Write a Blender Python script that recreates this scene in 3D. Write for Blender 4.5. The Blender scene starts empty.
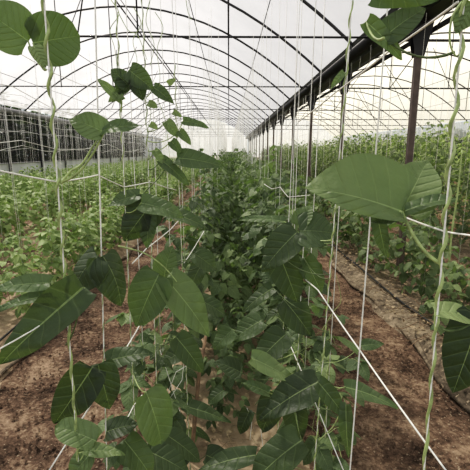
import bpy, math, random
from mathutils import Vector, Matrix
random.seed(7)
D = bpy.data; C = bpy.context.scene.collection
V = Vector
rnd = random.uniform

# ------------------------------------------------------------------ camera
F = 400.0
PITCH = math.atan((235-152)/F); YAW = -math.atan((235-229)/F)
cam = D.objects.new('camera', D.cameras.new('camera')); C.objects.link(cam)
cam.data.sensor_width = 36; cam.data.sensor_fit = 'HORIZONTAL'; cam.data.lens = 36*F/470
cam.data.clip_start = .02; cam.data.clip_end = 400
EYE = V((0, 0, 1.5))
ROT = Matrix.Rotation(YAW, 3, 'Z') @ Matrix.Rotation(math.pi/2-PITCH, 3, 'X')
cam.matrix_world = Matrix.Translation(EYE) @ ROT.to_4x4()
bpy.context.scene.camera = cam
def at(px, py, Y):
    """the point of the place seen at (px,py), Y metres along the rows"""
    d = ROT @ V(((px-235)/F, -(py-235)/F, -1))
    return EYE + d*(Y/d.y)

# ------------------------------------------------------------------ materials
def newmat(name):
    m = D.materials.new(name); m.use_nodes = True; nt = m.node_tree; nt.nodes.clear()
    return m, nt.nodes, nt.links, nt.nodes.new('ShaderNodeOutputMaterial')
def math_(n, l, op, a, b=None, c=None):
    x = n.new('ShaderNodeMath'); x.operation = op
    for i, v in enumerate((a, b, c)):
        if v is None: continue
        if isinstance(v, (int, float)): x.inputs[i].default_value = v
        else: l.new(v, x.inputs[i])
    return x.outputs[0]
def mixc(n, l, f, a, b, mode='MIX'):
    x = n.new('ShaderNodeMix'); x.data_type = 'RGBA'; x.blend_type = mode
    for s, v in ((0, f), (6, a), (7, b)):
        if isinstance(v, (int, float)): x.inputs[s].default_value = v
        elif isinstance(v, tuple): x.inputs[s].default_value = (*v, 1)
        else: l.new(v, x.inputs[s])
    return x.outputs[2]
def ramp(n, l, f, stops):
    r = n.new('ShaderNodeValToRGB'); e = r.color_ramp.elements
    while len(e) < len(stops): e.new(.5)
    for el, (p, c) in zip(e, stops): el.position = p; el.color = (*c, 1)
    l.new(f, r.inputs[0]); return r.outputs[0]
def noise(n, l, scale, detail=3, rough=.55, vec=None, out=0):
    t = n.new('ShaderNodeTexNoise'); t.inputs['Scale'].default_value = scale
    t.inputs['Detail'].default_value = detail; t.inputs['Roughness'].default_value = rough
    if vec is None: vec = n.new('ShaderNodeTexCoord').outputs['Object']
    l.new(vec, t.inputs['Vector']); return t.outputs[out]
def simple(name, col, rough=.6, metal=0, var=.25, scale=20, bump=0, spec=.4):
    m, n, l, o = newmat(name)
    b = n.new('ShaderNodeBsdfPrincipled'); b.inputs['Roughness'].default_value = rough
    b.inputs['Metallic'].default_value = metal; b.inputs['Specular IOR Level'].default_value = spec
    f = noise(n, l, scale)
    dark = tuple(c*(1-var) for c in col); lite = tuple(min(1, c*(1+var)) for c in col)
    l.new(ramp(n, l, f, [(.3, dark), (.7, lite)]), b.inputs['Base Color'])
    if bump:
        bp = n.new('ShaderNodeBump'); bp.inputs['Distance'].default_value = bump; l.new(f, bp.inputs['Height'])
        l.new(bp.outputs[0], b.inputs['Normal'])
    l.new(b.outputs[0], o.inputs[0]); return m

def leaf_material(name, dark, mid, lite, trans=.28):
    m, n, l, o = newmat(name)
    uv = n.new('ShaderNodeUVMap'); uv.uv_map = 'UVMap'
    sx = n.new('ShaderNodeSeparateXYZ'); l.new(uv.outputs[0], sx.inputs[0])
    uv2 = n.new('ShaderNodeUVMap'); uv2.uv_map = 'tone'
    sx2 = n.new('ShaderNodeSeparateXYZ'); l.new(uv2.outputs[0], sx2.inputs[0])
    oi = n.new('ShaderNodeObjectInfo')
    U = sx.outputs[0]; A = math_(n, l, 'ABSOLUTE', math_(n, l, 'SUBTRACT', sx.outputs[1], .5))
    # veins: midrib and laterals running outward towards the tip
    q = math_(n, l, 'SUBTRACT', U, math_(n, l, 'MULTIPLY', A, .85))
    fr = math_(n, l, 'ABSOLUTE', math_(n, l, 'SUBTRACT', math_(n, l, 'FRACT', math_(n, l, 'MULTIPLY', math_(n, l, 'ADD', math_(n, l, 'ADD', q, 1.0), math_(n, l, 'MULTIPLY', noise(n, l, 14, 1), .06)), 6.2)), .5))
    lat = math_(n, l, 'SMOOTH_MIN', 1, math_(n, l, 'MULTIPLY', math_(n, l, 'SUBTRACT', fr, .43), 14), .1)
    lat = math_(n, l, 'MAXIMUM', lat, 0)
    wid = math_(n, l, 'MULTIPLY', math_(n, l, 'SUBTRACT', 1.15, U), .008)
    mid_ = math_(n, l, 'LESS_THAN', A, wid)
    vein = math_(n, l, 'MAXIMUM', math_(n, l, 'MULTIPLY', lat, .28), mid_)
    geo = n.new('ShaderNodeNewGeometry')
    nz = noise(n, l, 9, 3, .6)
    tone = math_(n, l, 'ADD', sx2.outputs[0], math_(n, l, 'MULTIPLY', math_(n, l, 'SUBTRACT', nz, .5), .35))
    tone = math_(n, l, 'ADD', math_(n, l, 'ADD', tone, .04), math_(n, l, 'MULTIPLY', math_(n, l, 'SUBTRACT', oi.outputs['Random'], .5), .25))
    col = ramp(n, l, tone, [(0, dark), (.5, mid), (1, lite)])
    col = mixc(n, l, math_(n, l, 'MULTIPLY', vein, .38), col, tuple(min(1, c*1.5+.04) for c in lite))
    pale = mixc(n, l, .5, col, (.14, .21, .10))
    col = mixc(n, l, geo.outputs['Backfacing'], col, pale)
    d = n.new('ShaderNodeBsdfPrincipled'); l.new(col, d.inputs['Base Color'])
    d.inputs['Roughness'].default_value = .48; d.inputs['Specular IOR Level'].default_value = .35
    tr = n.new('ShaderNodeBsdfTranslucent')
    l.new(mixc(n, l, 1.0, mixc(n, l, .25, col, (.14, .20, .05)), (1.35, 1.5, .85), 'MULTIPLY'), tr.inputs[0])
    mx = n.new('ShaderNodeMixShader'); mx.inputs[0].default_value = trans
    l.new(d.outputs[0], mx.inputs[1]); l.new(tr.outputs[0], mx.inputs[2])
    bp = n.new('ShaderNodeBump'); bp.inputs['Strength'].default_value = .7; bp.inputs['Distance'].default_value = .0055
    h = math_(n, l, 'SUBTRACT', math_(n, l, 'MULTIPLY', noise(n, l, 45, 3, .6), 1.1), math_(n, l, 'ADD', math_(n, l, 'MULTIPLY', math_(n, l, 'POWER', math_(n, l, 'MULTIPLY', fr, 2), 4), .45), mid_))
    l.new(h, bp.inputs['Height']); l.new(bp.outputs[0], d.inputs['Normal'])
    l.new(mx.outputs[0], o.inputs[0]); return m

M = {}
M['leaf'] = leaf_material('bean leaf', (.022, .037, .016), (.090, .138, .055), (.27, .35, .15))
M['young'] = leaf_material('young bean leaf', (.075, .125, .04), (.24, .335, .115), (.44, .54, .24), .3)
M['tree'] = leaf_material('tree leaf', (.008, .018, .006), (.02, .04, .014), (.04, .075, .03), .15)
M['stem'] = simple('green stem', (.30, .38, .15), .5, 0, .4, 60)
M['darkstem'] = simple('dark stem', (.09, .13, .045), .6, 0, .4, 60)
M['wood'] = simple('dry brown wood', (.20, .13, .075), .8, 0, .4, 30, .002)
M['string'] = simple('white twine', (.80, .80, .74), .8, 0, .12, 200, .0005)
M['oldstring'] = simple('greyed twine', (.50, .49, .42), .8, 0, .2, 200)
M['steel'] = simple('dark galvanised steel', (.035, .035, .038), .55, .3, .4, 8)
M['post'] = simple('brown painted steel', (.095, .07, .06), .6, .1, .3, 12)
M['gutter'] = simple('black gutter', (.012, .012, .013), .5, .2, .5, 6)
M['hose'] = simple('black hose', (.012, .012, .012), .4)
M['skirt'] = simple('white plastic skirt', (.55, .57, .57), .5, 0, .15, 1.5)
M['curtain'] = simple('grey rolled curtain', (.22, .22, .22), .6, 0, .3, 3)
M['litter'] = simple('dry litter', (.34, .26, .16), .9, 0, .5, 40)

def film(name, tint, opac, gl=0.9):
    m, n, l, o = newmat(name)
    t = n.new('ShaderNodeBsdfTransparent'); t.inputs[0].default_value = (*tint, 1)
    x = n.new('ShaderNodeBsdfTranslucent'); d = n.new('ShaderNodeBsdfDiffuse')
    co = n.new('ShaderNodeTexCoord'); mp = n.new('ShaderNodeMapping'); mp.inputs['Scale'].default_value = (.8, .5, .8)
    l.new(co.outputs['Object'], mp.inputs[0])
    nz = noise(n, l, 1.2, 4, .6, mp.outputs[0])
    c = ramp(n, l, nz, [(.3, tuple(v*.86 for v in tint)), (.7, tuple(min(1, v*gl+.1) for v in tint))])
    l.new(c, x.inputs[0]); d.inputs[0].default_value = (*[v*.8 for v in tint], 1)
    a = n.new('ShaderNodeMixShader'); a.inputs[0].default_value = .25; l.new(x.outputs[0], a.inputs[1]); l.new(d.outputs[0], a.inputs[2])
    b = n.new('ShaderNodeMixShader'); b.inputs[0].default_value = opac
    l.new(t.outputs[0], b.inputs[1]); l.new(a.outputs[0], b.inputs[2]); l.new(b.outputs[0], o.inputs[0]); return m
M['film'] = film('clear greenhouse film', (.66, .64, .645), .5)
M['creamfilm'] = film('aged cream film', (.84, .79, .67), .6)
M['endfilm'] = film('far end film', (.80, .80, .77), .55)

def netmat():
    m, n, l, o = newmat('insect net')
    t = n.new('ShaderNodeBsdfTransparent'); d = n.new('ShaderNodeBsdfDiffuse'); d.inputs[0].default_value = (.045, .045, .045, 1)
    nz = noise(n, l, 2.0); f = math_(n, l, 'ADD', math_(n, l, 'MULTIPLY', nz, .5), .38)
    b = n.new('ShaderNodeMixShader'); l.new(f, b.inputs[0]); l.new(t.outputs[0], b.inputs[1]); l.new(d.outputs[0], b.inputs[2])
    l.new(b.outputs[0], o.inputs[0]); return m
M['net'] = netmat()

def soilmat(name, stops, scale, bumpd, fine):
    m, n, l, o = newmat(name)
    b = n.new('ShaderNodeBsdfPrincipled'); b.inputs['Roughness'].default_value = .95; b.inputs['Specular IOR Level'].default_value = .1
    a = noise(n, l, scale, 6, .65); c = noise(n, l, fine, 5, .75)
    v = n.new('ShaderNodeTexVoronoi'); v.inputs['Scale'].default_value = fine*.6
    l.new(n.new('ShaderNodeTexCoord').outputs['Object'], v.inputs['Vector'])
    f = math_(n, l, 'ADD', math_(n, l, 'MULTIPLY', a, .55), math_(n, l, 'MULTIPLY', c, .45))
    col = ramp(n, l, f, stops)
    sp = math_(n, l, 'GREATER_THAN', noise(n, l, fine*1.7, 2, .5), .66)
    col = mixc(n, l, math_(n, l, 'MULTIPLY', sp, .6), col, (.50, .40, .28))
    l.new(col, b.inputs['Base Color'])
    h = math_(n, l, 'ADD', math_(n, l, 'MULTIPLY', a, 1.2), math_(n, l, 'ADD', math_(n, l, 'MULTIPLY', c, .7), math_(n, l, 'MULTIPLY', v.outputs[0], .35)))
    bp = n.new('ShaderNodeBump'); bp.inputs['Distance'].default_value = bumpd; bp.inputs['Strength'].default_value = .9
    l.new(h, bp.inputs['Height']); l.new(bp.outputs[0], b.inputs['Normal'])
    l.new(b.outputs[0], o.inputs[0]); return m
M['soil'] = soilmat('red brown soil', [(.40, (.042, .027, .018)), (.5, (.165, .107, .072)), (.60, (.40, .285, .19))], 3.2, .05, 34)  # wide dark-to-tan contrast also paints dappled sun patches into the soil colour
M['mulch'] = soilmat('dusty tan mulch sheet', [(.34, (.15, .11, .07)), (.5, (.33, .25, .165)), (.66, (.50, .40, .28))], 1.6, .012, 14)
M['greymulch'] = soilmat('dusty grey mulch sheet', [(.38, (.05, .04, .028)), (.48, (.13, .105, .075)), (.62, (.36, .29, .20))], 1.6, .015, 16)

# ------------------------------------------------------------------ mesh builder
class MB:
    def __init__(s): s.v = []; s.f = []; s.uv = []; s.t = []; s.m = []
    def face(s, idx, uvs=None, tone=.5, mi=0):
        s.f.append(idx); s.uv += uvs or [(0, 0)]*len(idx); s.t += [tone]*len(idx); s.m.append(mi)
    def leaf(s, B, T, n, w, fold=.15, droop=.06, tone=.5, nu=5, nv=2, mi=0, wav=.02, skew=0, tip=.9):
        a = T-B; L = a.length; a.normalize(); n = n - a*n.dot(a)
        if n.length < 1e-4: n = a.orthogonal()
        n.normalize(); y = n.cross(a); base = len(s.v); ph = rnd(0, 6.28); cols = 2*nv+1
        pk = .43/(.43+tip); peak = pk**.43*((1-pk)**tip)
        for i in range(nu+1):
            u = (i/nu)**1.25
            ww = (max(u, .0)**.43)*(max(1-u, 0)**tip)/peak*w/2 if 0 < i < nu else 0
            for j in range(cols):
                t = (j-nv)/nv
                yy = t*ww*(1+skew*(1 if t > 0 else -1))
                uu = u - .17*abs(t)**1.5*max(0, 1-u*1.7)*min(1, u*12)
                z = fold*abs(yy) + droop*L*4*u*(1-u) + wav*L*math.sin(ph+u*9+t*2.2)*abs(t) - .25*abs(fold)*abs(t)**2*ww*.6
                s.v.append(B + a*(uu*L) + y*yy + n*z); 
        def uvp(i, j):
            u = (i/nu)**1.25; ww = (u**.43)*((1-u)**tip)/peak*w/2 if 0 < i < nu else 0
            return (u, .5+(j-nv)/nv*ww/max(L, 1e-6))
        for i in range(nu):
            for j in range(cols-1):
                p = (base+i*cols+j, base+i*cols+j+1, base+(i+1)*cols+j+1, base+(i+1)*cols+j)
                u4 = [uvp(i, j), uvp(i, j+1), uvp(i+1, j+1), uvp(i+1, j)]
                s.face((p[0], p[3], p[2], p[1]), [u4[0], u4[3], u4[2], u4[1]], tone, mi)
    def tube(s, pts, r, k=5, mi=0):
        pts = [V(p) for p in pts]; rr = r if isinstance(r, (list, tuple)) else [r]*len(pts)
        base = len(s.v); up = None
        for i, p in enumerate(pts):
            d = (pts[min(i+1, len(pts)-1)]-pts[max(i-1, 0)])
            if d.length < 1e-7: d = V((0, 0, 1))
            d.normalize()
            if up is None: up = d.orthogonal().normalized()
            up = (up-d*up.dot(d)); up = up.normalized() if up.length > 1e-5 else d.orthogonal().normalized()
            b = d.cross(up)
            for j in range(k):
                a = 2*math.pi*j/k; s.v.append(p+(up*math.cos(a)+b*math.sin(a))*rr[i])
        for i in range(len(pts)-1):
            for j in range(k):
                s.face((base+i*k+j, base+i*k+(j+1) % k, base+(i+1)*k+(j+1) % k, base+(i+1)*k+j), None, .5, mi)
        s.face(tuple(base+j for j in reversed(range(k))), None, .5, mi)
        s.face(tuple(base+(len(pts)-1)*k+j for j in range(k)), None, .5, mi)
    def box(s, lo, hi, mi=0):
        b = len(s.v); (x0, y0, z0), (x1, y1, z1) = lo, hi
        s.v += [V(p) for p in ((x0,y0,z0),(x1,y0,z0),(x1,y1,z0),(x0,y1,z0),(x0,y0,z1),(x1,y0,z1),(x1,y1,z1),(x0,y1,z1))]
        for q in ((0,3,2,1),(4,5,6,7),(0,1,5,4),(1,2,6,5),(2,3,7,6),(3,0,4,7)): s.face(tuple(b+i for i in q), None, .5, mi)
    def prism(s, prof, y0, y1, mi=0, close=True):
        b = len(s.v); n = len(prof)
        for y in (y0, y1): s.v += [V((x, y, z)) for x, z in prof]
        for i in range(n if close else n-1): s.face((b+i, b+(i+1) % n, b+n+(i+1) % n, b+n+i), None, .5, mi)
        if close: s.face(tuple(b+i for i in reversed(range(n))), None, .5, mi); s.face(tuple(b+n+i for i in range(n)), None, .5, mi)
    def add(s, o, mat, tone_add=0):
        b = len(s.v); s.v += [mat @ v for v in o.v]; s.f += [tuple(i+b for i in f) for f in o.f]
        s.uv += o.uv; s.t += [t+tone_add for t in o.t]; s.m += o.m
    def mesh(s, name, mats, smooth=True):
        me = D.meshes.new(name); me.from_pydata([tuple(v) for v in s.v], [], s.f)
        for m in (mats if isinstance(mats, (list, tuple)) else [mats]): me.materials.append(m)
        u1 = me.uv_layers.new(name='UVMap'); u2 = me.uv_layers.new(name='tone')
        u1.data.foreach_set('uv', [c for p in s.uv for c in p]); u2.data.foreach_set('uv', [c for t in s.t for c in (t, 0)])
        me.polygons.foreach_set('material_index', s.m)
        if smooth: me.polygons.foreach_set('use_smooth', [True]*len(s.f))
        me.update(); return me
    def build(s, name, mats, parent=None, smooth=True):
        return link(name, s.mesh(name, mats, smooth), parent)
def link(name, data, parent=None, loc=None):
    o = D.objects.new(name, data); C.objects.link(o)
    if parent: o.parent = parent; o.matrix_parent_inverse = Matrix.Identity(4)
    if loc is not None: o.location = loc
    return o
def tag(o, label=None, cat=None, group=None, kind=None):
    for k, v in (('label', label), ('category', cat), ('group', group), ('kind', kind)):
        if v: o[k] = v
    return o
def empty(name, loc=(0, 0, 0)):
    o = D.objects.new(name, None); C.objects.link(o); o.location = loc; o.empty_display_size = .05; return o
def ordn(i):
    w = 'first second third fourth fifth sixth seventh eighth ninth tenth eleventh twelfth thirteenth fourteenth fifteenth sixteenth seventeenth eighteenth nineteenth twentieth'.split()
    if i < 20: return w[i]
    t = {2: 'twenty', 3: 'thirty', 4: 'forty', 5: 'fifty', 6: 'sixty', 7: 'seventy', 8: 'eighty', 9: 'ninety', 10: 'hundred'}
    n = i+1; q, r = divmod(n, 10)
    return (t[q][:-1]+'ieth') if r == 0 else t[q]+'-'+w[r-1]

# ------------------------------------------------------------------ the house
XR, XL, HG, HP = 2.1, -7.5, 3.0, 5.1
NEAR, FAR = -1.5, 46.0
XC, HW = (XR+XL)/2, (XR-XL)/2
def arch_z(u): return HG + (HP-HG)*(1-abs(u)**2.05)
def arch_pts(x0, x1, n, off=0):
    xc = (x0+x1)/2; hw = (x1-x0)/2
    return [(xc+hw*math.sin(math.pi/2*(-1+2*i/n)), arch_z(math.sin(math.pi/2*(-1+2*i/n)))+off) for i in range(n+1)]
def sheet(name, prof, y0, y1, mat, ny=1):
    m = MB()
    for k in range(ny): m.prism(prof, y0+(y1-y0)*k/ny, y0+(y1-y0)*(k+1)/ny, 0, False)
    return tag(m.build(name, mat), kind='structure')
tag(sheet('ceiling', arch_pts(XL, XR, 40, .04), NEAR, FAR, M['film']), 'pale translucent film stretched over the main bay arches')
X2 = XR+.12; X3 = X2+9.6
tag(sheet('ceiling_right', arch_pts(X2, X3, 40, .04), NEAR, FAR, M['creamfilm']), 'cream aged film roof over the neighbouring bay on the right')

# ground
def ground():
    m = MB(); 
    xs = [-40, -20, -12] + [-9+.1*i for i in range(0, 201)] + [16, 25, 45]
    ys = [-6, -3] + [-1+.12*i for i in range(0, 100)] + [11.5+.8*i for i in range(48)] + [60, 90, 140]
    def h(x, y):
        r = 0
        if -7.5 < x < 12 and y < 12:
            r = .012*math.sin(x*7.3+1.3*math.sin(y*3.1))+.012*math.sin(y*5.7+x*2)+.008*math.sin(y*17+x*13)+rnd(-.004, .004)
        return r-.01
    nx = len(xs)
    for y in ys:
        for x in xs: m.v.append(V((x, y, h(x, y))))
    for j in range(len(ys)-1):
        for i in range(nx-1): m.face((j*nx+i, j*nx+i+1, (j+1)*nx+i+1, (j+1)*nx+i))
    return tag(m.build('floor', M['soil']), 'reddish brown bare soil floor of the greenhouse', kind='structure')
ground()

# mulch-covered beds
BEDS = [(-7.0, .45), (-5.4, .55), (-3.65, .55), (-1.95, .42), (0, .42), (1.95, .52), (3.8, .5), (5.6, .5), (7.4, .5), (9.2, .5)]
names = {-7.0: 'beside the white side wall', -5.4: 'second from the white side wall', -3.65: 'third from the white side wall', -1.95: 'across the path left of the middle bed',
         0: 'down the middle of the greenhouse', 1.95: 'running under the black gutter and posts', 3.8: 'first beyond the gutter posts', 5.6: 'second beyond the gutter posts',
         7.4: 'third beyond the gutter posts', 9.2: 'fourth beyond the gutter posts'}
for x, hw in BEDS:
    m = MB(); n = 12; ys = [-.9+.15*i for i in range(80)]+[11.1+.9*i for i in range(39)]
    ph = rnd(0, 6)
    for y in ys:
        for i in range(n+1):
            t = -1+2*i/n; edge = 1+.05*math.sin(y*2.1+ph+(1 if t > 0 else 3))+.035*math.sin(y*6.3+ph*2+t)
            z = .07*(1-abs(t)**4)+.006*math.sin(y*9+t*5)+.008*math.sin(t*11+y*1.3)+.005 - (.03 if abs(t) == 1 else 0)
            m.v.append(V((x+t*hw*edge, y, z)))
    for j in range(len(ys)-1):
        for i in range(n): m.face((j*(n+1)+i, j*(n+1)+i+1, (j+1)*(n+1)+i+1, (j+1)*(n+1)+i))
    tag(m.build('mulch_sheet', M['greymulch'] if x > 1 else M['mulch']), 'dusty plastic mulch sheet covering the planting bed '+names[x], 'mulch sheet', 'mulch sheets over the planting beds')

# arches
def steel_arch(x0, x1, Y, label, group):
    pts = arch_pts(x0, x1, 28); m = MB(); m.tube([(x, Y, z) for x, z in pts], .024, 6)
    tag(m.build('roof_arch', M['steel']), label, 'roof arch', group)
for i in range(19):
    Y = 4.5+2.2*i
    if Y < 45.9: steel_arch(XL, XR, Y, 'curved dark steel roof arch, %s from the near end of the main bay' % ordn(i), 'roof arches of the main bay')
for i in range(18):
    Y = 3.6+2.4*i
    if Y < 45.9: steel_arch(X2, X3, Y, 'thin dark roof arch under the cream film, %s from the near end' % ordn(i), 'roof arches of the neighbouring bay')
# tie beams with hangers and webs
for i, Y in enumerate([5.75, 9.9, 15.0, 19.2, 23.4, 27.6, 31.8, 36, 40.2]):
    e = empty('roof_tie', (0, Y, HG))
    tag(e, 'horizontal steel tie bar with thin hangers, %s across the main bay from the near end' % ordn(i), 'tie bar', 'tie bars across the main bay')
    m = MB(); m.tube([(XL, 0, 0), (XR, 0, 0)], .014, 6); m.build('bar', M['steel'], e)
    for x in (0, -3.9, XC) if i else (0, -1.2):
        z = arch_z((x-XC)/HW)-HG; m = MB(); m.tube([(x, 0, -.02 if x else 0), (x, 0, z)], .012, 5); m.build('hanger', M['steel'], e)
    for x, xx in ((-1.1, -2.6), (-4.2, -3.2)) if i else ((-2.0, -1.55),):
        m = MB(); m.tube([(x, 0, 0), (xx, 0, arch_z((xx-XC)/HW)-HG)], .010, 5); m.build('brace', M['steel'], e)
for i, Y in enumerate([5.8, 9.95, 15.05, 19.25, 23.4, 27.6]):
    e = empty('roof_tie', (0, Y, HG))
    tag(e, 'slim tie bar with crossing braces, %s across the cream-roofed bay' % ordn(i), 'tie bar', 'tie bars across the neighbouring bay')
    m = MB(); m.tube([(X2, 0, -.02), (X3, 0, -.02)], .018, 6); m.build('bar', M['steel'], e)
    for a, b in ((1.6, 1.6), (3.0, 3.0), (4.8, 4.8), (1.6, 2.9), (4.6, 3.1), (6.4, 6.4), (6.2, 5)):
        m = MB(); u = (b-4.8)/4.8; m.tube([(X2+a, 0, -.02), (X2+b, 0, arch_z(u)-HG)], .011, 5); m.build('brace', M['steel'], e)
# purlins along the house
for x, r, lab in ((XC, .02, 'dark ridge purlin running the length of the main bay roof'), (0, .02, 'dark purlin running straight above the middle bed'), ):
    m = MB(); z = arch_z((x-XC)/HW)-.05; m.tube([(x, 1.5, z), (x, FAR, z)], r, 5)
    tag(m.build('roof_purlin', M['steel']), lab, 'purlin')

# gutter, posts
e = empty('roof_gutter', (XR+.06, 0, HG))
tag(e, 'long black roof gutter on posts between the two bays', 'gutter')
m = MB(); m.prism([(-.24, .16), (-.12, -.08), (.12, -.08), (.24, .16), (.20, .16), (.105, -.06), (-.105, -.06), (-.20, .16)], NEAR, FAR); m.build('trough', M['gutter'], e, False)
m = MB(); m.tube([(-.22, NEAR, -.0), (-.22, FAR, -.0)], .075, 8); o = m.build('rolled_curtain', M['gutter'], e)
m = MB(); m.tube([(.20, NEAR, -.12), (.20, FAR, -.12)], .03, 8); o = m.build('winding_pipe', M['steel'], e)
for i in range(14):
    Y = 4.85+3.0*i
    p = empty('gutter_post', (XR+.06, Y, 0))
    tag(p, 'brown steel post holding up the black gutter, %s along from the near end' % ordn(i), 'post', 'gutter posts between the bays')
    m = MB(); m.box((-.034, -.03, -.02), (.034, .03, HG-.3)); m.build('shaft', M['post'], p, False)
    m = MB()
    for y in (-.05, .044):
        b = len(m.v); m.v += [V(q) for q in ((-.05, y, HG-.44), (.05, y, HG-.44), (.13, y, HG-.08), (-.13, y, HG-.08), (-.05, y+.006, HG-.44), (.05, y+.006, HG-.44), (.13, y+.006, HG-.08), (-.13, y+.006, HG-.08))]
        for q in ((0,1,2,3),(7,6,5,4),(0,4,5,1),(1,5,6,2),(2,6,7,3),(3,7,4,0)): m.face(tuple(b+k for k in q))
    m.box((-.04, -.044, HG-.3), (.04, .044, HG-.08)); m.build('bracket', M['gutter'], p, False)

# walls
m = MB(); m.box((XL-.03, NEAR, -.05), (XL+.0, FAR, 1.1)); tag(m.build('wall_left', M['skirt'], None, False), 'white plastic skirting along the lower left side wall', kind='structure')
m = MB(); m.prism([(XL-.02, 1.1), (XL-.02, HG)], NEAR, FAR, 0, False); tag(m.build('wall_left_net', M['net'], None, False), 'dark insect netting above the white skirting', kind='structure')
m = MB(); m.prism([(X3+.02, 0), (X3+.02, 2.1)], NEAR, FAR, 0, False); tag(m.build('wall_right_net', M['net'], None, False), 'dark insect netting along the lower right side wall', kind='structure')
m = MB(); m.prism([(X3+.02, 2.1), (X3+.02, HG)], NEAR, FAR, 0, False); tag(m.build('wall_right', M['endfilm'], None, False), 'pale film side wall of the neighbouring bay', kind='structure')
for nm, a, b in (('wall_far', XL, XR), ('wall_far_right', X2, X3)):
    m = MB(); pts = arch_pts(a, b, 30); c = len(m.v)
    m.v += [V((a, FAR, 0))]+[V((x, FAR, z)) for x, z in pts]+[V((b, FAR, 0))]; m.face(tuple(range(len(m.v))))
    tag(m.build(nm, M['endfilm'], None, False), 'bright film wall closing the far end of the bay', kind='structure')
m = MB(); m.tube([(XL+.07, NEAR, HG-.14), (XL+.07, FAR, HG-.14)], .09, 8)
tag(m.build('rolled_side_curtain', M['curtain']), 'grey rolled-up side curtain above the dark netting', 'curtain')
for z, lab in ((1.12, 'thin grey rail on top of the white skirting'), (2.2, 'thin grey rail crossing the dark netting')):
    m = MB(); m.tube([(XL+.03, NEAR, z), (XL+.03, FAR, z)], .02, 6); tag(m.build('side_rail', M['curtain']), lab, 'rail')
for i in range(16):
    Y = 9.2+2.35*i
    m = MB(); m.box((XL+.04, Y-.04, -.02), (XL+.11, Y+.04, HG)); tag(m.build('side_post', M['steel'], None, False), 'dark side wall post in front of the netting, %s from the near end' % ordn(i), 'post', 'side wall posts by the netting')

# ------------------------------------------------------------------ bean leaves and vines
def curve(a, b, sag, n=5):
    """points from a to b bending by the vector sag"""
    return [a.lerp(b, i/n)+sag*(4*(i/n)*(1-i/n)) for i in range(n+1)]
def trifoliate(seed, nu=5, nv=2, size=.085, tone=.5, pet=.11):
    random.seed(seed); m = MB()
    e = V((pet*rnd(.8, 1.1), 0, pet*rnd(.1, .7)))
    m.tube(curve(V((0, 0, 0)), e, V((0, 0, .02)), 3), .0016, 3, 1)
    for k, az in enumerate((0, 1.25, -1.25)):
        az += rnd(-.25, .25); L = size*rnd(.85, 1.2)*(1.1 if k == 0 else 1); el = -rnd(.15, 1.1)
        d = V((math.cos(az)*math.cos(el), math.sin(az)*math.cos(el), math.sin(el)))
        st = e + (V((.022, 0, -.002)) if k == 0 else V((math.cos(az)*.006, math.sin(az)*.006, 0)))
        if k == 0: m.tube([e, st], .0013, 3, 1)
        n = V((-d.x*d.z*1.2, -d.y*d.z*1.2, d.x**2+d.y**2+.25)) + V((rnd(-.3, .3), rnd(-.3, .3), 0))
        m.leaf(st, st+d*L, n, L*rnd(.68, .82), rnd(-.1, .3), rnd(.02, .12), tone+rnd(-.22, .22), nu, nv, 0, .02)
    return m
random.seed(11)
TRI_HI = [trifoliate(100+i, 8, 3, .10, .46, .12) for i in range(7)]
TRI_LO = [trifoliate(200+i, 3, 1, .10, .58, .12) for i in range(7)]
TRI_YNG = [trifoliate(300+i, 3, 1, .088, .5, .10) for i in range(7)]
hi_meshes = [t.mesh('leaf', [M['leaf'], M['stem']]) for t in TRI_HI]
random.seed(21)

def leaf_spots(h, count, low=.08, spread=.05, s0=1.0):
    out = []
    for k in range(count):
        z = low + (h-low)*((k+rnd(0, 1))/count)**.9
        az = k*2.4+rnd(-.5, .5); s = s0*rnd(.75, 1.2)*(1 if z < h*.85 else .65)
        out.append(Matrix.Translation((rnd(-spread, spread)*.4, rnd(-spread, spread)*.4, z)) @ Matrix.Rotation(az, 4, 'Z') @ Matrix.Rotation(rnd(-.35, .35), 4, 'X') @ Matrix.Scale(s, 4))
    return out
def stem_mb(h, r=.0035, wob=.01, k=4, rad=.006, turns=9, dz=.09):
    m = MB(); n = max(6, int(h/dz*2)); ph = rnd(0, 6.28)
    m.tube([(rad*math.cos(ph+i/n*turns*6.28), rad*math.sin(ph+i/n*turns*6.28), h*i/n) for i in range(n+1)], [r*(1-.6*i/n) for i in range(n+1)], k); return m
class Kind:
    pass
def variants(tris, mats, hs, count, nvar, s0=1.0, spread=.06, low=.08):
    out = []
    for i in range(nvar):
        h = rnd(*hs); f = MB()
        for mt in leaf_spots(h, count, low, spread, s0): f.add(random.choice(tris), mt, rnd(-.12, .12))
        out.append((stem_mb(h).mesh('stem', M['darkstem']), f.mesh('foliage', mats), f, h))
    return out
ML = [M['leaf'], M['darkstem']]; MY = [M['young'], M['stem']]
VAR_MAIN = variants(TRI_LO, ML, (1.15, 1.5), 48, 8, .85, .2)
VAR_YNG = variants(TRI_YNG, MY, (.68, .95), 40, 8, 1.1, .2)
VAR_TALL = variants(TRI_LO, ML, (1.75, 2.15), 44, 6, 1.1, .12)
VAR_MIDX = variants(TRI_YNG, ML, (1.2, 1.45), 40, 6, 1.0, .16)
VAR_MIX = variants(TRI_YNG, ML, (1.6, 2.1), 44, 5, 1.1, .14)
VAR_LOW = variants(TRI_LO, ML, (.5, .95), 32, 5, .95, .22)

def plant(var, x, y, label, group, s=1.0):
    st, fo, _, _ = var
    e = empty('bean_vine', (x, y, .05)); e.rotation_euler.z = rnd(0, 6.28); e.scale = (s, s, s)
    tag(e, label, 'bean vine', group)
    link('stem', st, e); link('foliage', fo, e); return e

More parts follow.
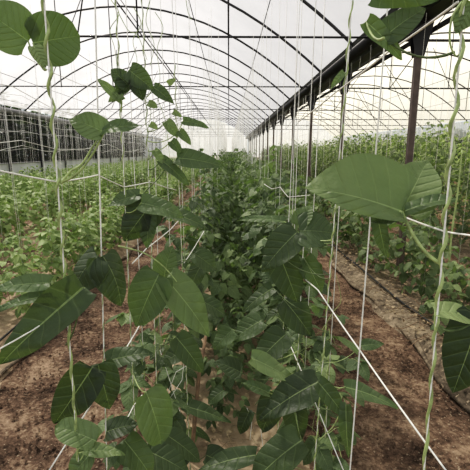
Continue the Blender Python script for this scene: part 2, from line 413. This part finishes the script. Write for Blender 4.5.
WIRE_H = 2.75
rest_f = MB(); rest_y = MB(); rest_s = MB()
string_mesh = None
m = MB(); m.tube([(0, 0, 0), (.003, .002, 1.3), (0, 0, WIRE_H-.05)], .0014, 4); STR_W = m.mesh('support_string', M['string'])
m = MB(); m.tube([(0, 0, 0), (-.004, .002, 1.2), (0, 0, WIRE_H-.05)], .0014, 4); STR_O = m.mesh('support_string', M['oldstring'])
nstr = 0
def hang(x, y, label, group, tilt=.02):
    o = link('support_string', STR_O if label.startswith('grey') else STR_W, None, (x, y, .05)); o.rotation_euler = (rnd(-tilt, tilt)*.4, rnd(-tilt, tilt), rnd(0, 1))
    tag(o, label, 'string', group)
def hang_rest(x, y, r=.0028):
    rest_s.tube([(x+rnd(-.04, .04), y, .05), (x, y, WIRE_H)], r, 3)

# middle bed: near vines carry every leaf as a part
MIDROWS = ((-.33, 'left'), (.35, 'right'))
k = 0
for sx, side in MIDROWS:
    y = 1.45 if sx < 0 else 1.3; i = 0
    while y < 45:
        lean = min(1, max(0, (y-2.2)/1.5)); x = sx*(1-(.42 if sx < 0 else .05)*lean)+rnd(-.04, .04); grp = 'vines of the middle bed'
        if y < 4.3:
            h = rnd(1.0, 1.3) if y > 2.2 else rnd(.7, .95)
            e = empty('bean_vine', (x, y, .05))
            tag(e, 'dark leafy bean vine, %s along the %s row of the middle bed' % (ordn(i), side), 'bean vine', grp)
            random.seed(int(1000*y)+k)
            stem_mb(h, .004).build('stem', M['stem'], e)
            for mt in leaf_spots(h, 36 if y > 2.2 else 22, .06, .16, rnd(.7, .9)):
                o = link('leaf', random.choice(hi_meshes), e); o.matrix_local = mt
            hang(x, y, 'white twine hung beside the %s vine of the middle bed\'s %s row' % (ordn(i), side), 'support strings of the middle bed')
        elif y < 17:
            plant(random.choice(VAR_MAIN), x, y, 'dense dark bean vine, %s along the %s row of the middle bed' % (ordn(i), side), grp, rnd(.85, 1.08))
            hang(x, y, 'white twine hung beside the %s vine of the middle bed\'s %s row' % (ordn(i), side), 'support strings of the middle bed')
        else:
            v = random.choice(VAR_MAIN); rest_f.add(v[2], Matrix.Translation((x, y, .05)) @ Matrix.Rotation(rnd(0, 6), 4, 'Z')); hang_rest(x, y)
        y += .34 if y < 17 else .5; i += 1; k += 1
for i in range(70):   # low growth filling the space between the two rows
    y = 1.9+.3*i; x = rnd(-.10, .12)
    if y < 11: plant(random.choice(VAR_LOW), x, y, 'low bean vine between the two rows of the middle bed, %s along' % ordn(i), 'low vines between the rows of the middle bed', rnd(.55, .75) if y < 2.6 else rnd(.85, 1.15))
    else: v = random.choice(VAR_MAIN); rest_f.add(v[2], Matrix.Translation((x, y, .05)))
for i in range(34):   # paler vines thickening the outer side of the right row
    y = 2.7+.34*i; plant(random.choice(VAR_MIDX), .46+rnd(-.05, .05), y, 'paler bean vine, %s along the outer side of the middle bed\'s right row' % ordn(i), 'paler vines along the right row', rnd(.85, 1.1))
for i in range(100):
    for x in (-.33, .35): hang_rest(x, 5.5+.4*i, .0022)
# left beds: young pale plants
def bed(bx, off, y0, step, yi, yend, vs, lab, grp, s=(.85, 1.1), strings=True, rest=None, sgrp=None, slab=None, smax=16):
    i = 0; y = y0
    while y < yend:
        for sg in (-1, 1):
            x = bx+sg*off+rnd(-.05, .05); yy = y+rnd(-.06, .06)
            v = random.choice(vs)
            sd = ', %s along its %s side' % (ordn(i), 'left' if sg < 0 else 'right')
            if y < yi: plant(v, x, yy, lab+sd, grp, rnd(*s))
            else: rest.add(v[2], Matrix.Translation((x, yy, .05)) @ Matrix.Rotation(rnd(0, 6), 4, 'Z') @ Matrix.Scale(rnd(*s), 4))
            if strings:
                if y < smax: hang(x, yy, slab+sd, sgrp)
                else: hang_rest(x, yy)
        y += step; i += 1
bed(-1.95, .20, 3.3, .44, 13.5, 44, VAR_YNG, 'pale young vine in the bed across the left path', 'young vines across the left path', (.65, .92), True, rest_y, 'strings across the left path', 'thin white string over the bed across the left path', 11)
bed(-3.65, .25, 5.0, .48, 13.0, 44, VAR_YNG, 'pale young vine in the third bed from the wall', 'young vines in the third bed from the wall', (.85, 1.15), True, rest_y, 'strings over the third bed from the wall', 'thin white string over the third bed from the wall', 12)
bed(-5.4, .25, 6.5, .55, 11.5, 44, VAR_YNG, 'pale young vine in the second bed from the wall', 'young vines in the second bed from the wall', (.85, 1.1), True, rest_y, 'strings over the second bed from the wall', 'thin white string over the second bed from the wall', 13)
bed(-7.0, .12, 8.5, .6, 9, 44, VAR_YNG, 'pale young bean vine beside the white wall', 'young vines beside the wall', (.8, 1.05), True, rest_y, 's', 'thin white string beside the white wall', 8)
bed(1.98, .22, 2.3, .55, 9.5, 44, VAR_LOW, 'low dark bean vine in the bed under the gutter', 'low vines under the gutter', (.75, 1.15), True, rest_f, 'strings under the gutter', 'grey string over the bed under the gutter', 9)
bed(3.8, .25, 3.6, .5, 11, 44, VAR_TALL+VAR_MIX, 'tall bean vine in the first bed beyond the gutter posts', 'tall vines beyond the gutter posts', (.8, 1.02), True, rest_f, 'strings beyond the gutter posts', 'grey string over the first bed beyond the gutter posts', 8)
bed(5.6, .25, 7.5, .6, 7, 44, VAR_TALL, 'x', 'x', (.85, 1.1), True, rest_y, 's', 's', 6)
bed(7.4, .25, 9.5, .7, 9, 44, VAR_TALL, 'x', 'x', (.85, 1.1), True, rest_f, 's', 's', 6)
bed(9.2, .25, 12, .8, 9, 44, VAR_TALL, 'x', 'x', (.85, 1.1), True, rest_f, 's', 's', 6)
tag(rest_f.build('distant_bean_foliage', ML), 'mass of darker bean vines far along the beds', 'bean vines', None, 'stuff')
tag(rest_y.build('distant_young_foliage', MY), 'mass of pale young bean vines far along the left beds', 'bean vines', None, 'stuff')
tag(rest_s.build('distant_strings', M['string']), 'many fine strings hanging over the far parts of the beds', 'strings', None, 'stuff')

# overhead wires over the rows and horizontal strings of the left trellis
def wire(pts, r, mat, name, label, cat, group=None):
    m = MB(); m.tube(pts, r, 5); return tag(m.build(name, mat), label, cat, group)
for x, d in ((-.33, 'left row of the middle bed'), (.35, 'right row of the middle bed'), (-1.95, 'bed across the left path'), (-3.65, 'third bed from the white wall'), (-5.4, 'second bed from the white wall'), (-7, 'bed beside the white wall'), (1.95, 'bed under the gutter'), (3.8, 'first bed beyond the gutter posts'), (5.6, 'second bed beyond the gutter posts')):
    wire([(x, NEAR, WIRE_H), (x, 20, WIRE_H-.02), (x, FAR, WIRE_H)], .004, M['steel'], 'overhead_wire', 'thin dark wire carrying the strings above the '+d, 'wire', 'overhead wires')
for x, d in ((-1.95, 'bed across the left path'), (-3.65, 'third bed from the white wall'), (-5.4, 'second bed from the white wall')):
    for z, zz in ((1.55, 'lower'), (2.0, 'middle'), (2.4, 'upper')):
        pts = [(x+rnd(-.05, .05), 2+j*.9, z+.05*math.sin(j*1.9+x)+rnd(-.03, .03)) for j in range(32)]
        wire(pts, .0032, M['string'], 'cross_string', '%s white cross string strung along the %s' % (zz, d), 'string', 'cross strings of the left beds')

for sx, lab in ((1.44, 'right path'), (-1.53, 'left path')):
    m = MB(); ys = [.7+.1*i for i in range(110)]
    m.tube([(sx+.04*math.sin(y*2.3)+.015*math.sin(y*7), y, .018+.006*math.sin(y*5)) for y in ys], [.02+.007*math.sin(y*9) for y in ys], 7)
    tag(m.build('mulch_edge', M['greymulch']), 'rolled dusty plastic edge of the mulch sheet beside the '+lab, 'mulch edge')
m = MB()
for k in range(170):
    y = 1.8+7*rnd(0, 1)**1.3; x = rnd(1.65, 2.6); a = rnd(0, 6.28); L = rnd(.15, .5); p = []
    for j in range(7):
        a += rnd(-.5, .5); x += math.cos(a)*L/6; y += math.sin(a)*L/6; p.append((x, y, .085+rnd(0, .05)+.05*math.sin(j*.52)))
    m.tube(p, .003, 4)
tag(m.build('dry_stalks', M['wood']), 'tangle of dry vine stalks lying over the grey mulch under the gutter', 'stalks', None, 'stuff')
# ------------------------------------------------------------------ trees outside, behind the netting
def tree(x, y, h, r, label, seed):
    random.seed(seed); e = empty('tree', (x, y, 0)); tag(e, label, 'tree', 'dark trees outside the netting')
    m = MB(); m.tube([(0, 0, 0), (.05, 0, h*.4), (.1, .1, h*.8)], [.12, .09, .04], 7)
    for k in range(6): a = k*1.05; m.tube([(.05, 0, h*(.3+.06*k)), (math.cos(a)*r*.6, math.sin(a)*r*.6, h*(.5+.07*k))], [.04, .015], 5)
    m.build('trunk', M['wood'], e)
    m = MB()
    for k in range(1100):
        a, b = rnd(0, 6.28), rnd(-1, 1); q = rnd(.3, 1)**.5; c = math.sqrt(1-b*b)
        p = V((math.cos(a)*c*r*q, math.sin(a)*c*r*q, h*.52+b*h*.48*q))
        d = V((rnd(-1, 1), rnd(-1, 1), rnd(-.8, .3))).normalized()*rnd(.26, .42)
        m.leaf(p, p+d, V((rnd(-.5, .5), rnd(-.5, .5), 1)), .22, .1, .05, rnd(0, 1), 3, 1)
    m.build('crown', [M['tree']], e)
for i in range(13): tree(-9.6, 8.5+i*2.7, rnd(3.6, 4.4), rnd(1.28, 1.38), 'dark leafy tree outside the side netting, %s from the near end' % ordn(i), 500+i)

# ------------------------------------------------------------------ near vines, leaf by leaf
class Line:
    def __init__(s, x0, x1, Y, name, label, ztop=2.0, r=.0028, stem=True, mat='stem', rs=.0013, twist=.0026):
        a, b = at(x0, 0, Y), at(x1, 470, Y); d = (b-a)/(b.z-a.z)
        s.p = lambda z: a+d*(z-a.z)
        s.Y = Y; s.name = name
        m = MB(); m.tube([s.p(.03), s.p(.9), s.p(1.7), s.p(WIRE_H)], rs, 5)
        tag(m.build('support_string', M['string']), 'twine '+name, 'string', 'support strings of the middle bed')
        if stem:
            s.e = empty('bean_vine', s.p(.04)); tag(s.e, label, 'bean vine', 'vines of the middle bed')
            n = int(ztop/.012); m = MB(); ph = rnd(0, 6)
            pts = []
            for i in range(n+1):
                z = .04+(ztop-.04)*i/n; aa = ph+z*2*math.pi/.065+math.sin(z*9)*.9; rr = twist*(1+.5*math.sin(z*5))
                pts.append(s.p(z)+V((math.cos(aa)*rr, math.sin(aa)*rr, 0))-s.e.location)
            m.tube(pts, [r*(1.15-.35*i/n+.12*math.sin(i*.9)) for i in range(n+1)], 6); m.build('stem', M[mat], s.e)
    def near(s, P, dz=-.03):
        return s.p(P.z+dz)
    def leaf(s, bx, by, tx, ty, w, tone, Y=None, dY=0, up=.45, side=0, fold=.18, droop=.07, pet=True, join=None, pr=.0016, skew=0, wav=.03, tip=.88):
        Y = Y or s.Y; B = at(bx, by, Y); T = at(tx, ty, Y+dY); mid = (B+T)/2
        n = (EYE-mid).normalized()*.8+V((side+rnd(-.22, .22), 0, up)); o = s.e.location
        m = MB(); m.leaf(B-o, T-o, n, w*Y/F*1.02, fold, droop, tone, 16, 5, 0, wav*rnd(.6, 1.5), skew, tip)
        lf = m.build('leaf', M['leaf'], s.e)
        if pet:
            J = at(join[0], join[1], s.Y) if join else s.near(B)
            if (J-B).length < .22 or join:
                m = MB(); m.tube(curve(J-o, B-o, V((0, 0, -.02*min(1, (J-B).length*8))), 8)+[B.lerp(T, .03)-o], [pr*1.2]*3+[pr]*7, 5)
                m.build('petiole', M['stem' if tone > .4 else 'darkstem'], lf)
        return lf
    def shoot(s, pts, Y=None, r=.0012, mat='stem'):
        o = s.e.location; P = [at(x, y, Y or s.Y)-o for x, y in pts]; Q = []
        for i in range(len(P)-1):
            p0, p1, p2, p3 = P[max(i-1, 0)], P[i], P[i+1], P[min(i+2, len(P)-1)]
            for k in range(6):
                t = k/6; Q.append(.5*((2*p1)+(p2-p0)*t+(2*p0-5*p1+4*p2-p3)*t*t+(3*p1-p0-3*p2+p3)*t**3))
        Q.append(P[-1]); m = MB(); m.tube(Q, [r*(1-.4*i/len(Q)) for i in range(len(Q))], 5); m.build('shoot', M[mat], s.e)

random.seed(5)
L1 = Line(44, 79, .78, 'wound by the thick vine nearest the left edge of the middle bed', 'thick pale-stemmed bean vine with two broad leaves high up, first of the left row', 2.1, .0029, rs=.0016, twist=.0032)
L2 = Line(95, 107, 1.0, 'hanging straight down, second string of the left row', 'thin vine with a glossy folded dark leaf, second of the left row', 1.15, .0014, rs=.0019, twist=.002)
L3 = Line(116, 137, 1.15, 'behind the cluster of leaves high over the left path, third of the left row', 'slender vine with a cluster of leaves high against the roof, third of the left row', 2.2, .0017, twist=.0026)
L4 = Line(142, 160, 1.3, 'with small young leaves above, fourth of the left row', 'vine whose young shoots climb against the roof, fourth of the left row', 2.1, .0016, twist=.0026)
R1 = Line(464, 424, .55, 'wound by the thick vine carrying the broadest leaf', 'thick vine carrying the broadest leaf of all', 1.95, .0026, rs=.0014, twist=.0028)
R2 = Line(388, 350, .80, 'hanging bare beside the broadest leaf', None, stem=False, rs=.0016)
R3 = Line(352, 314, 1.0, 'wound by the slim dark vine, third string of the right row', 'slim twisting vine with large drooping dark leaves, third of the right row', 2.2, .0021, mat='stem', twist=.0026)
R4 = Line(316, 292, 1.25, 'fourth string of the right row', 'low bushy vine with large dark leaves near the ground, fourth of the right row', 1.0, .002)
L5 = Line(172, 190, 1.5, 'fifth string of the left row', 'vine with pointed leaves hanging over the middle bed, fifth of the left row', 1.8, .0017)
R5 = Line(300, 276, 1.5, 'fifth string of the right row', 'low dark vine beside the brown stick, fifth of the right row', 1.0, .002)

# left side
L1.leaf(28, 41, -16, 10, 44, .50, join=(45, 66), up=.1, dY=-.02, tip=.55, Y=.83)
L1.leaf(33, 43, 80, 36, 46, .50, join=(46, 70), up=.1, dY=.03, tip=.52, Y=.83)
L1.leaf(34, 46, 46, 68, 13, .8, join=(46, 70), up=.1)
L1.leaf(104, 132, 69, 119, 27, .62, join=(60, 182), pr=.0022, side=-.2)
L1.leaf(102, 131, 142, 126, 17, .42, pet=False, up=.7)
L1.shoot([(61, 184), (70, 172), (82, 164), (92, 148), (103, 132)], r=.0028)
L1.leaf(50, 283, -8, 290, 20, .36, up=.5, join=(62, 300))
L1.leaf(46, 296, -8, 313, 14, .42, up=.8, join=(62, 300))
L1.leaf(83, 288, 1, 364, 42, .12, up=.2, side=-.2, join=(66, 345), fold=.25)
L2.leaf(103, 256, 121, 306, 40, .16, up=.3, side=.4, fold=-.35, droop=.12, Y=.95)
L2.leaf(98, 256, 76, 292, 42, .10, up=.3, side=-.4, fold=-.3, droop=.15, Y=.94)
L2.leaf(92, 368, 55, 423, 42, .06, up=.25, Y=.9, fold=.25)
L2.leaf(98, 364, 110, 409, 36, .10, up=.3, Y=.95)
L2.leaf(106, 362, 153, 353, 24, .25, up=.7, Y=1.0)
L1.leaf(96, 441, 55, 426, 31, .62, up=.6, tip=.5)
L1.leaf(85, 450, 125, 455, 16, .66, up=.8)
L1.leaf(92, 452, 70, 482, 30, .5, up=.5)
L2.leaf(106, 432, 139, 424, 26, .2, up=.6)
L3.leaf(124, 440, 153, 480, 32, .38, up=.5, Y=1.0)
L3.leaf(146, 392, 161, 444, 44, .56, up=.7, Y=1.0, side=.15, tip=.6)
L3.leaf(150, 452, 190, 474, 30, .2, up=.6, Y=1.15)
L4.leaf(168, 436, 200, 462, 26, .25, up=.6, Y=1.3)
# middle-left cluster
L3.leaf(151, 204, 124, 241, 36, .07, up=.3, fold=-.25, droop=.12)
L3.leaf(140, 195, 108, 206, 17, .32, up=.6)
L3.leaf(141, 203, 184, 217, 22, .42, up=.6, Y=1.12)
L4.leaf(160, 210, 208, 229, 19, .48, up=.8)
L3.leaf(150, 214, 147, 249, 17, .28, up=.2)
L4.leaf(159, 274, 136, 327, 42, .30, up=.35, Y=1.1, side=-.2)
L4.leaf(166, 279, 209, 337, 38, .48, up=.5, Y=1.12, side=.1)
L4.leaf(164, 278, 173, 245, 28, .45, up=.8, Y=1.2)
L4.leaf(195, 254, 217, 271, 22, .2, Y=1.35)
L5.leaf(203, 262, 190, 290, 20, .25)
L3.shoot([(118, 246), (131, 249), (146, 254), (163, 266), (177, 282)], Y=1.1, r=.0026)
L4.leaf(176, 337, 203, 373, 26, .22, up=.5)
L5.leaf(183, 406, 231, 423, 17, .34, up=.8)
L5.leaf(200, 300, 226, 316, 20, .2, up=.7)
L5.leaf(182, 352, 160, 366, 20, .25, up=.7)
# leaves high against the roof
L3.leaf(122, 101, 96, 78, 9, .78, up=.1)
L3.leaf(128, 85, 111, 69, 17, .12, up=.1)
L3.leaf(129, 70, 154, 90, 20, .42, up=.2)
L3.leaf(122, 93, 108, 102, 9, .75, up=.3)
L3.leaf(135, 80, 143, 101, 16, .06, up=.1)
L3.leaf(124, 80, 120, 96, 15, .10, up=.1)
L4.leaf(153, 87, 174, 104, 12, .42)
for a in ((168, 84, 176, 79, 6), (148, 103, 158, 108, 8), (150, 124, 158, 129, 7), (173, 112, 182, 117, 6)): L4.leaf(*a, .8, pet=False)
L4.leaf(183, 121, 209, 128, 9, .5, join=(176, 132))
L4.leaf(166, 121, 178, 138, 11, .65)
L4.leaf(179, 131, 191, 145, 9, .45)
L4.leaf(171, 141, 182, 154, 10, .5)
L4.leaf(177, 158, 224, 167, 20, .34, join=(164, 170), pr=.0018)
L4.leaf(154, 150, 167, 167, 8, .6)
L4.leaf(161, 160, 189, 186, 13, .3)
L4.shoot([(136, 202), (147, 190), (157, 180), (166, 168), (172, 160)], r=.0022, mat='darkstem')
for pts in ([(111, 0), (119, 14), (110, 30), (115, 50), (118, 78)], [(134, 8), (141, 24), (133, 40), (137, 60), (133, 74)], [(150, 0), (146, 22), (154, 44), (150, 66)],
            [(118, 12), (128, 30), (138, 36), (147, 60)]): L3.shoot(pts, r=.0011)
for pts in ([(155, 12), (163, 28), (157, 50), (160, 78), (156, 110)], [(158, 100), (165, 120), (168, 142), (170, 160)], [(145, 100), (151, 112), (147, 135), (150, 160)], [(186, 0), (188, 12), (192, 20)]): L4.shoot(pts, r=.0011)
# right side
R1.leaf(402, 212, 304, 188, 64, .66, Y=.6, dY=.04, up=.35, fold=.12, droop=.1, join=(447, 266), pr=.0026, skew=-.5, tip=.8)
R1.leaf(402, 212, 428, 160, 52, .55, Y=.62, dY=.05, up=.5, pet=False)
R1.leaf(405, 211, 460, 199, 20, .40, Y=.6, up=1.2, pet=False)
R1.leaf(403, 214, 371, 223, 14, .22, Y=.61, up=.3, pet=False)
R1.leaf(377, 214, 386, 258, 15, .30, Y=.66, pet=False)
R1.leaf(366, 22, 402, 60, 17, .60, Y=.6, join=(384, 38))
R1.leaf(384, 37, 426, 8, 27, .30, Y=.6, join=(455, 52))
R1.leaf(372, -3, 442, -2, 16, .34, Y=.58, pet=False, up=-.2)
R1.leaf(474, 4, 456, 34, 24, .5, Y=.55)
R1.leaf(481, 316, 453, 393, 52, .08, Y=.55, join=(444, 330))
R1.leaf(435, 311, 482, 322, 25, .95, Y=.56, up=.9)
R1.shoot([(462, 2), (452, 18), (450, 42), (456, 56), (462, 50)], r=.0016)
R1.shoot([(449, 262), (452, 230), (458, 190), (462, 150)], r=.0016)
R3.leaf(297, 232, 262, 272, 34, .08, Y=1.05, up=.4, side=-.2)
R3.leaf(299, 231, 337, 234, 42, .14, Y=1.05, up=.5)
R3.leaf(298, 226, 313, 205, 22, .55, Y=1.08, up=.8)
R3.leaf(285, 222, 237, 221, 12, .46, Y=1.1, up=1.3)
R3.leaf(279, 254, 297, 302, 34, .14, Y=1.1)
R3.leaf(304, 258, 322, 294, 22, .4, Y=1.1)
R3.leaf(273, 288, 242, 313, 17, .14, Y=1.15, up=.8)
R3.leaf(318, 382, 346, 418, 20, .3, Y=.98)
R3.leaf(346, 404, 349, 457, 15, .32, Y=.97, fold=.4)
R3.leaf(345, 387, 398, 409, 19, .46, Y=1.0, up=1.0, join=(330, 384))
R3.leaf(361, 346, 384, 344, 13, .42, Y=1.02, join=(322, 362), pr=.001)
R3.leaf(358, 352, 336, 336, 9, .7, Y=1.0, pet=False)
R3.shoot([(319, 440), (334, 425), (345, 400)], r=.0018); R3.shoot([(322, 330), (333, 312), (341, 300), (336, 275)], r=.0010)
R4.leaf(251, 358, 297, 384, 22, .56, up=.8, Y=1.15)
R4.leaf(269, 393, 241, 383, 15, .45, up=.8, Y=1.15)
R4.leaf(318, 382, 259, 421, 38, .13, up=.8, Y=1.1)
R4.leaf(302, 440, 250, 487, 46, .18, up=.9, Y=1.05)
R4.leaf(256, 455, 196, 472, 24, .12, up=1, Y=1.2)
R4.leaf(286, 334, 253, 369, 32, .07, up=.6)
R4.leaf(284, 300, 311, 336, 32, .13, up=.5)
R4.leaf(276, 392, 262, 432, 30, .06, up=.5, Y=1.25)
R4.leaf(292, 400, 300, 440, 28, .08, up=.5, Y=1.25)
R5.leaf(262, 320, 232, 342, 26, .2, up=.8)
R5.leaf(224, 390, 208, 404, 16, .2, up=.8)
R5.leaf(250, 410, 240, 434, 18, .1, up=.5)
R5.leaf(240, 372, 214, 362, 24, .22, up=.9)
R5.leaf(262, 342, 284, 362, 26, .3, up=.9)
R5.leaf(232, 330, 214, 350, 22, .3, up=.9)
L5.leaf(190, 440, 170, 476, 30, .1, up=.7)
L5.leaf(206, 455, 238, 474, 28, .14, up=.8)
R3.leaf(344, 72, 330, 90, 7, .5, pet=False)

# strings tied across between the vines
def cross(pts, label, r=.0016, mat='string'):
    P = [at(*p) for p in pts]; Q = []
    for a, b in zip(P[:-1], P[1:]):
        Q += [a.lerp(b, k/4)+V((0, 0, -.006*math.sin(math.pi*k/4)))*(a-b).length for k in range(4)]
    m = MB(); m.tube(Q+[P[-1]], r, 5); tag(m.build('tie_string', M[mat]), label, 'string')
cross([(-8, 353, .72), (33, 330, .76), (64, 309, .78)], 'white string tied from the thick left vine out past the elongated dark leaf')
cross([(47, 474, .85), (100, 390, .95), (136, 332, 1.15), (160, 288, 1.3)], 'taut white string slanting up across the lower left vines', .0019)
cross([(-8, 169, .7), (58, 182, .78), (98, 175, 1.0), (124, 187, 1.15), (150, 182, 1.3), (176, 190, 1.5)], 'yellowish white string tied level from vine to vine over the young left beds', .0016)
cross([(121, 430, 1.0), (134, 405, 1.15), (142, 395, 1.2)], 'short white string tied low between the second and third left vines')
cross([(286, 262, 1.25), (318, 290, 1.0), (361, 352, .8), (412, 424, .62), (450, 476, .55)], 'taut white string slanting down over the right path', .0018)
cross([(286, 335, 1.4), (312, 395, 1.1), (345, 474, .95)], 'white string slanting down through the leaves of the right row', .0016)
cross([(352, 200, .9), (402, 216, .7), (446, 232, .56), (476, 236, .5)], 'grey-white string tied behind the broadest leaf to the thick right vine', .0014)
cross([(298, 122, 1.3), (336, 92, 1.0), (388, 52, .8), (458, 2, .57)], 'long pale string rising across the gutter to the thick right vine', .0018)
cross([(176, 470, 1.4), (186, 430, 1.45), (160, 350, 1.5)], 'loose white string end hanging by the fifth left vine', .0012)
cross([(132, 264, 1.2), (146, 249, 1.25), (170, 230, 1.35), (180, 219, 1.4)], 'kinked white string among the leaves of the left row')
cross([(184, 263, 1.7), (194, 248, 1.8), (204, 231, 1.9)], 'short kinked white string deeper in the left row')
cross([(264, 184, 2.4), (272, 189, 2.3), (280, 187, 2.2), (288, 197, 2.1), (310, 195, 2.0)], 'white string looped level along the right row')
for a in ([(167, 395, 1.5), (176, 372, 1.5), (186, 366, 1.5)], [(170, 398, 1.5), (182, 380, 1.5), (184, 362, 1.5)], [(250, 440, 1.5), (252, 420, 1.5), (247, 408, 1.5)], [(263, 448, 1.5), (261, 430, 1.5), (266, 415, 1.5)]):
    cross(a, 'cut end of white string dangling low at %s' % ('the foot of the left row' if a[0][0] < 200 else 'the foot of the right row'), .0012)
for o in D.objects:
    if o.name.startswith('tie_string') and 'cut end' in o.get('label', ''): o['group'] = 'cut string ends '+('left' if 'left' in o['label'] else 'right')

# brown stick, hose, debris
m = MB(); m.tube([at(189, 480, 1.62), at(193, 440, 1.66), at(196, 405, 1.72), at(199, 375, 1.78), at(206, 335, 1.85)], [.011, .0105, .010, .009, .008], 7)
tag(m.build('wooden_stick', M['wood']), 'crooked brown stick leaning low in the middle of the central bed', 'stick')
m = MB(); m.tube([(1.66+.06*math.sin(y*.9), y, .10+.01*math.sin(y*3)) for y in [.8+.25*i for i in range(60)]], .011, 6)
tag(m.build('drip_hose', M['hose']), 'black irrigation hose lying on the grey mulch by the right path', 'hose')
m = MB(); m.tube([(-1.78+.05*math.sin(y*.8), y, .10) for y in [1+.3*i for i in range(50)]], .010, 6)
tag(m.build('drip_hose', M['hose']), 'black irrigation hose lying on the tan mulch by the left path', 'hose')
m = MB()
def clod(x, y, r):
    b = len(m.v); ph = rnd(0, 6)
    for k, (a, z) in enumerate([(i*1.257+ph, 0) for i in range(5)]): m.v.append(V((x+math.cos(a)*r*rnd(.7, 1.2), y+math.sin(a)*r*rnd(.7, 1.2), z-.004)))
    m.v.append(V((x, y, r*rnd(.5, .9))))
    for k in range(5): m.face((b+k, b+(k+1) % 5, b+5))
random.seed(3)
for k in range(7000):
    y = rnd(.9, 1)**1 * (1.2 + 7*rnd(0, 1)**1.8); x = rnd(.45, 1.45)*(1 if k % 2 else -1.05); clod(x, y, rnd(.003, .013))
tag(m.build('soil_clods', M['soil'], None, False), 'small crumbs and clods of soil scattered over the paths', 'soil', None, 'stuff')
m = MB()
for k in range(4200):
    side = k % 5; y = 1.4+9*rnd(0, 1)**1.5
    x = rnd(1.45, 2.6) if side < 3 else rnd(-.35, .4) if side == 3 else rnd(-3, -1.5)
    z = .075+rnd(0, .03) if side < 3 or side == 3 or x < -1.55 else .02
    p = V((x, y, z)); d = V((rnd(-1, 1), rnd(-1, 1), rnd(-.2, .3))).normalized()*rnd(.02, .06)
    if rnd(0, 1) < .45: m.tube([p, p+d*2.2], .0018, 3)
    else: m.leaf(p, p+d, V((rnd(-.4, .4), rnd(-.4, .4), 1)), .03, .3, .2, rnd(0, 1), 3, 1)
tag(m.build('dry_litter', M['litter']), 'dry leaf litter and stalk bits scattered on the beds', 'litter', None, 'stuff')


for i in range(9): tree(X3+1.7, 10.5+i*3.6, rnd(2.5, 3.1), 1.4, 'low dark tree outside the right-hand bay, %s from the near end' % ordn(i), 700+i)
# ------------------------------------------------------------------ light
w = D.worlds.new('World'); bpy.context.scene.world = w; w.use_nodes = True
nt = w.node_tree; bg = nt.nodes['Background']
co = nt.nodes.new('ShaderNodeTexCoord'); sp = nt.nodes.new('ShaderNodeSeparateXYZ'); nt.links.new(co.outputs['Generated'], sp.inputs[0])
r = nt.nodes.new('ShaderNodeValToRGB'); nt.links.new(sp.outputs[2], r.inputs[0])
r.color_ramp.elements[0].position = 0; r.color_ramp.elements[0].color = (.80, .84, .84, 1)
r.color_ramp.elements[1].position = .6; r.color_ramp.elements[1].color = (.92, .95, 1.0, 1)
nt.links.new(r.outputs[0], bg.inputs[0]); bg.inputs[1].default_value = 1.0
s = D.lights.new('sun', 'SUN'); s.energy = 8.5; s.angle = math.radians(4); s.color = (1, .95, .85)
so = D.objects.new('sun', s); C.objects.link(so); so.rotation_euler = (math.radians(-28), math.radians(-24), 0)
sc = bpy.context.scene
sc.view_settings.view_transform = 'Standard'; sc.view_settings.look = 'None'; sc.view_settings.exposure = 0
vs = sc.view_settings; vs.use_curve_mapping = True; cm = vs.curve_mapping; cu = cm.curves[3]
for p in ((.05, .042), (.22, .235), (.6, .64)): cu.points.new(*p)
cm.update()
sc.cycles.use_denoising = True
sc.cycles.transparent_max_bounces = 16; sc.cycles.max_bounces = 8
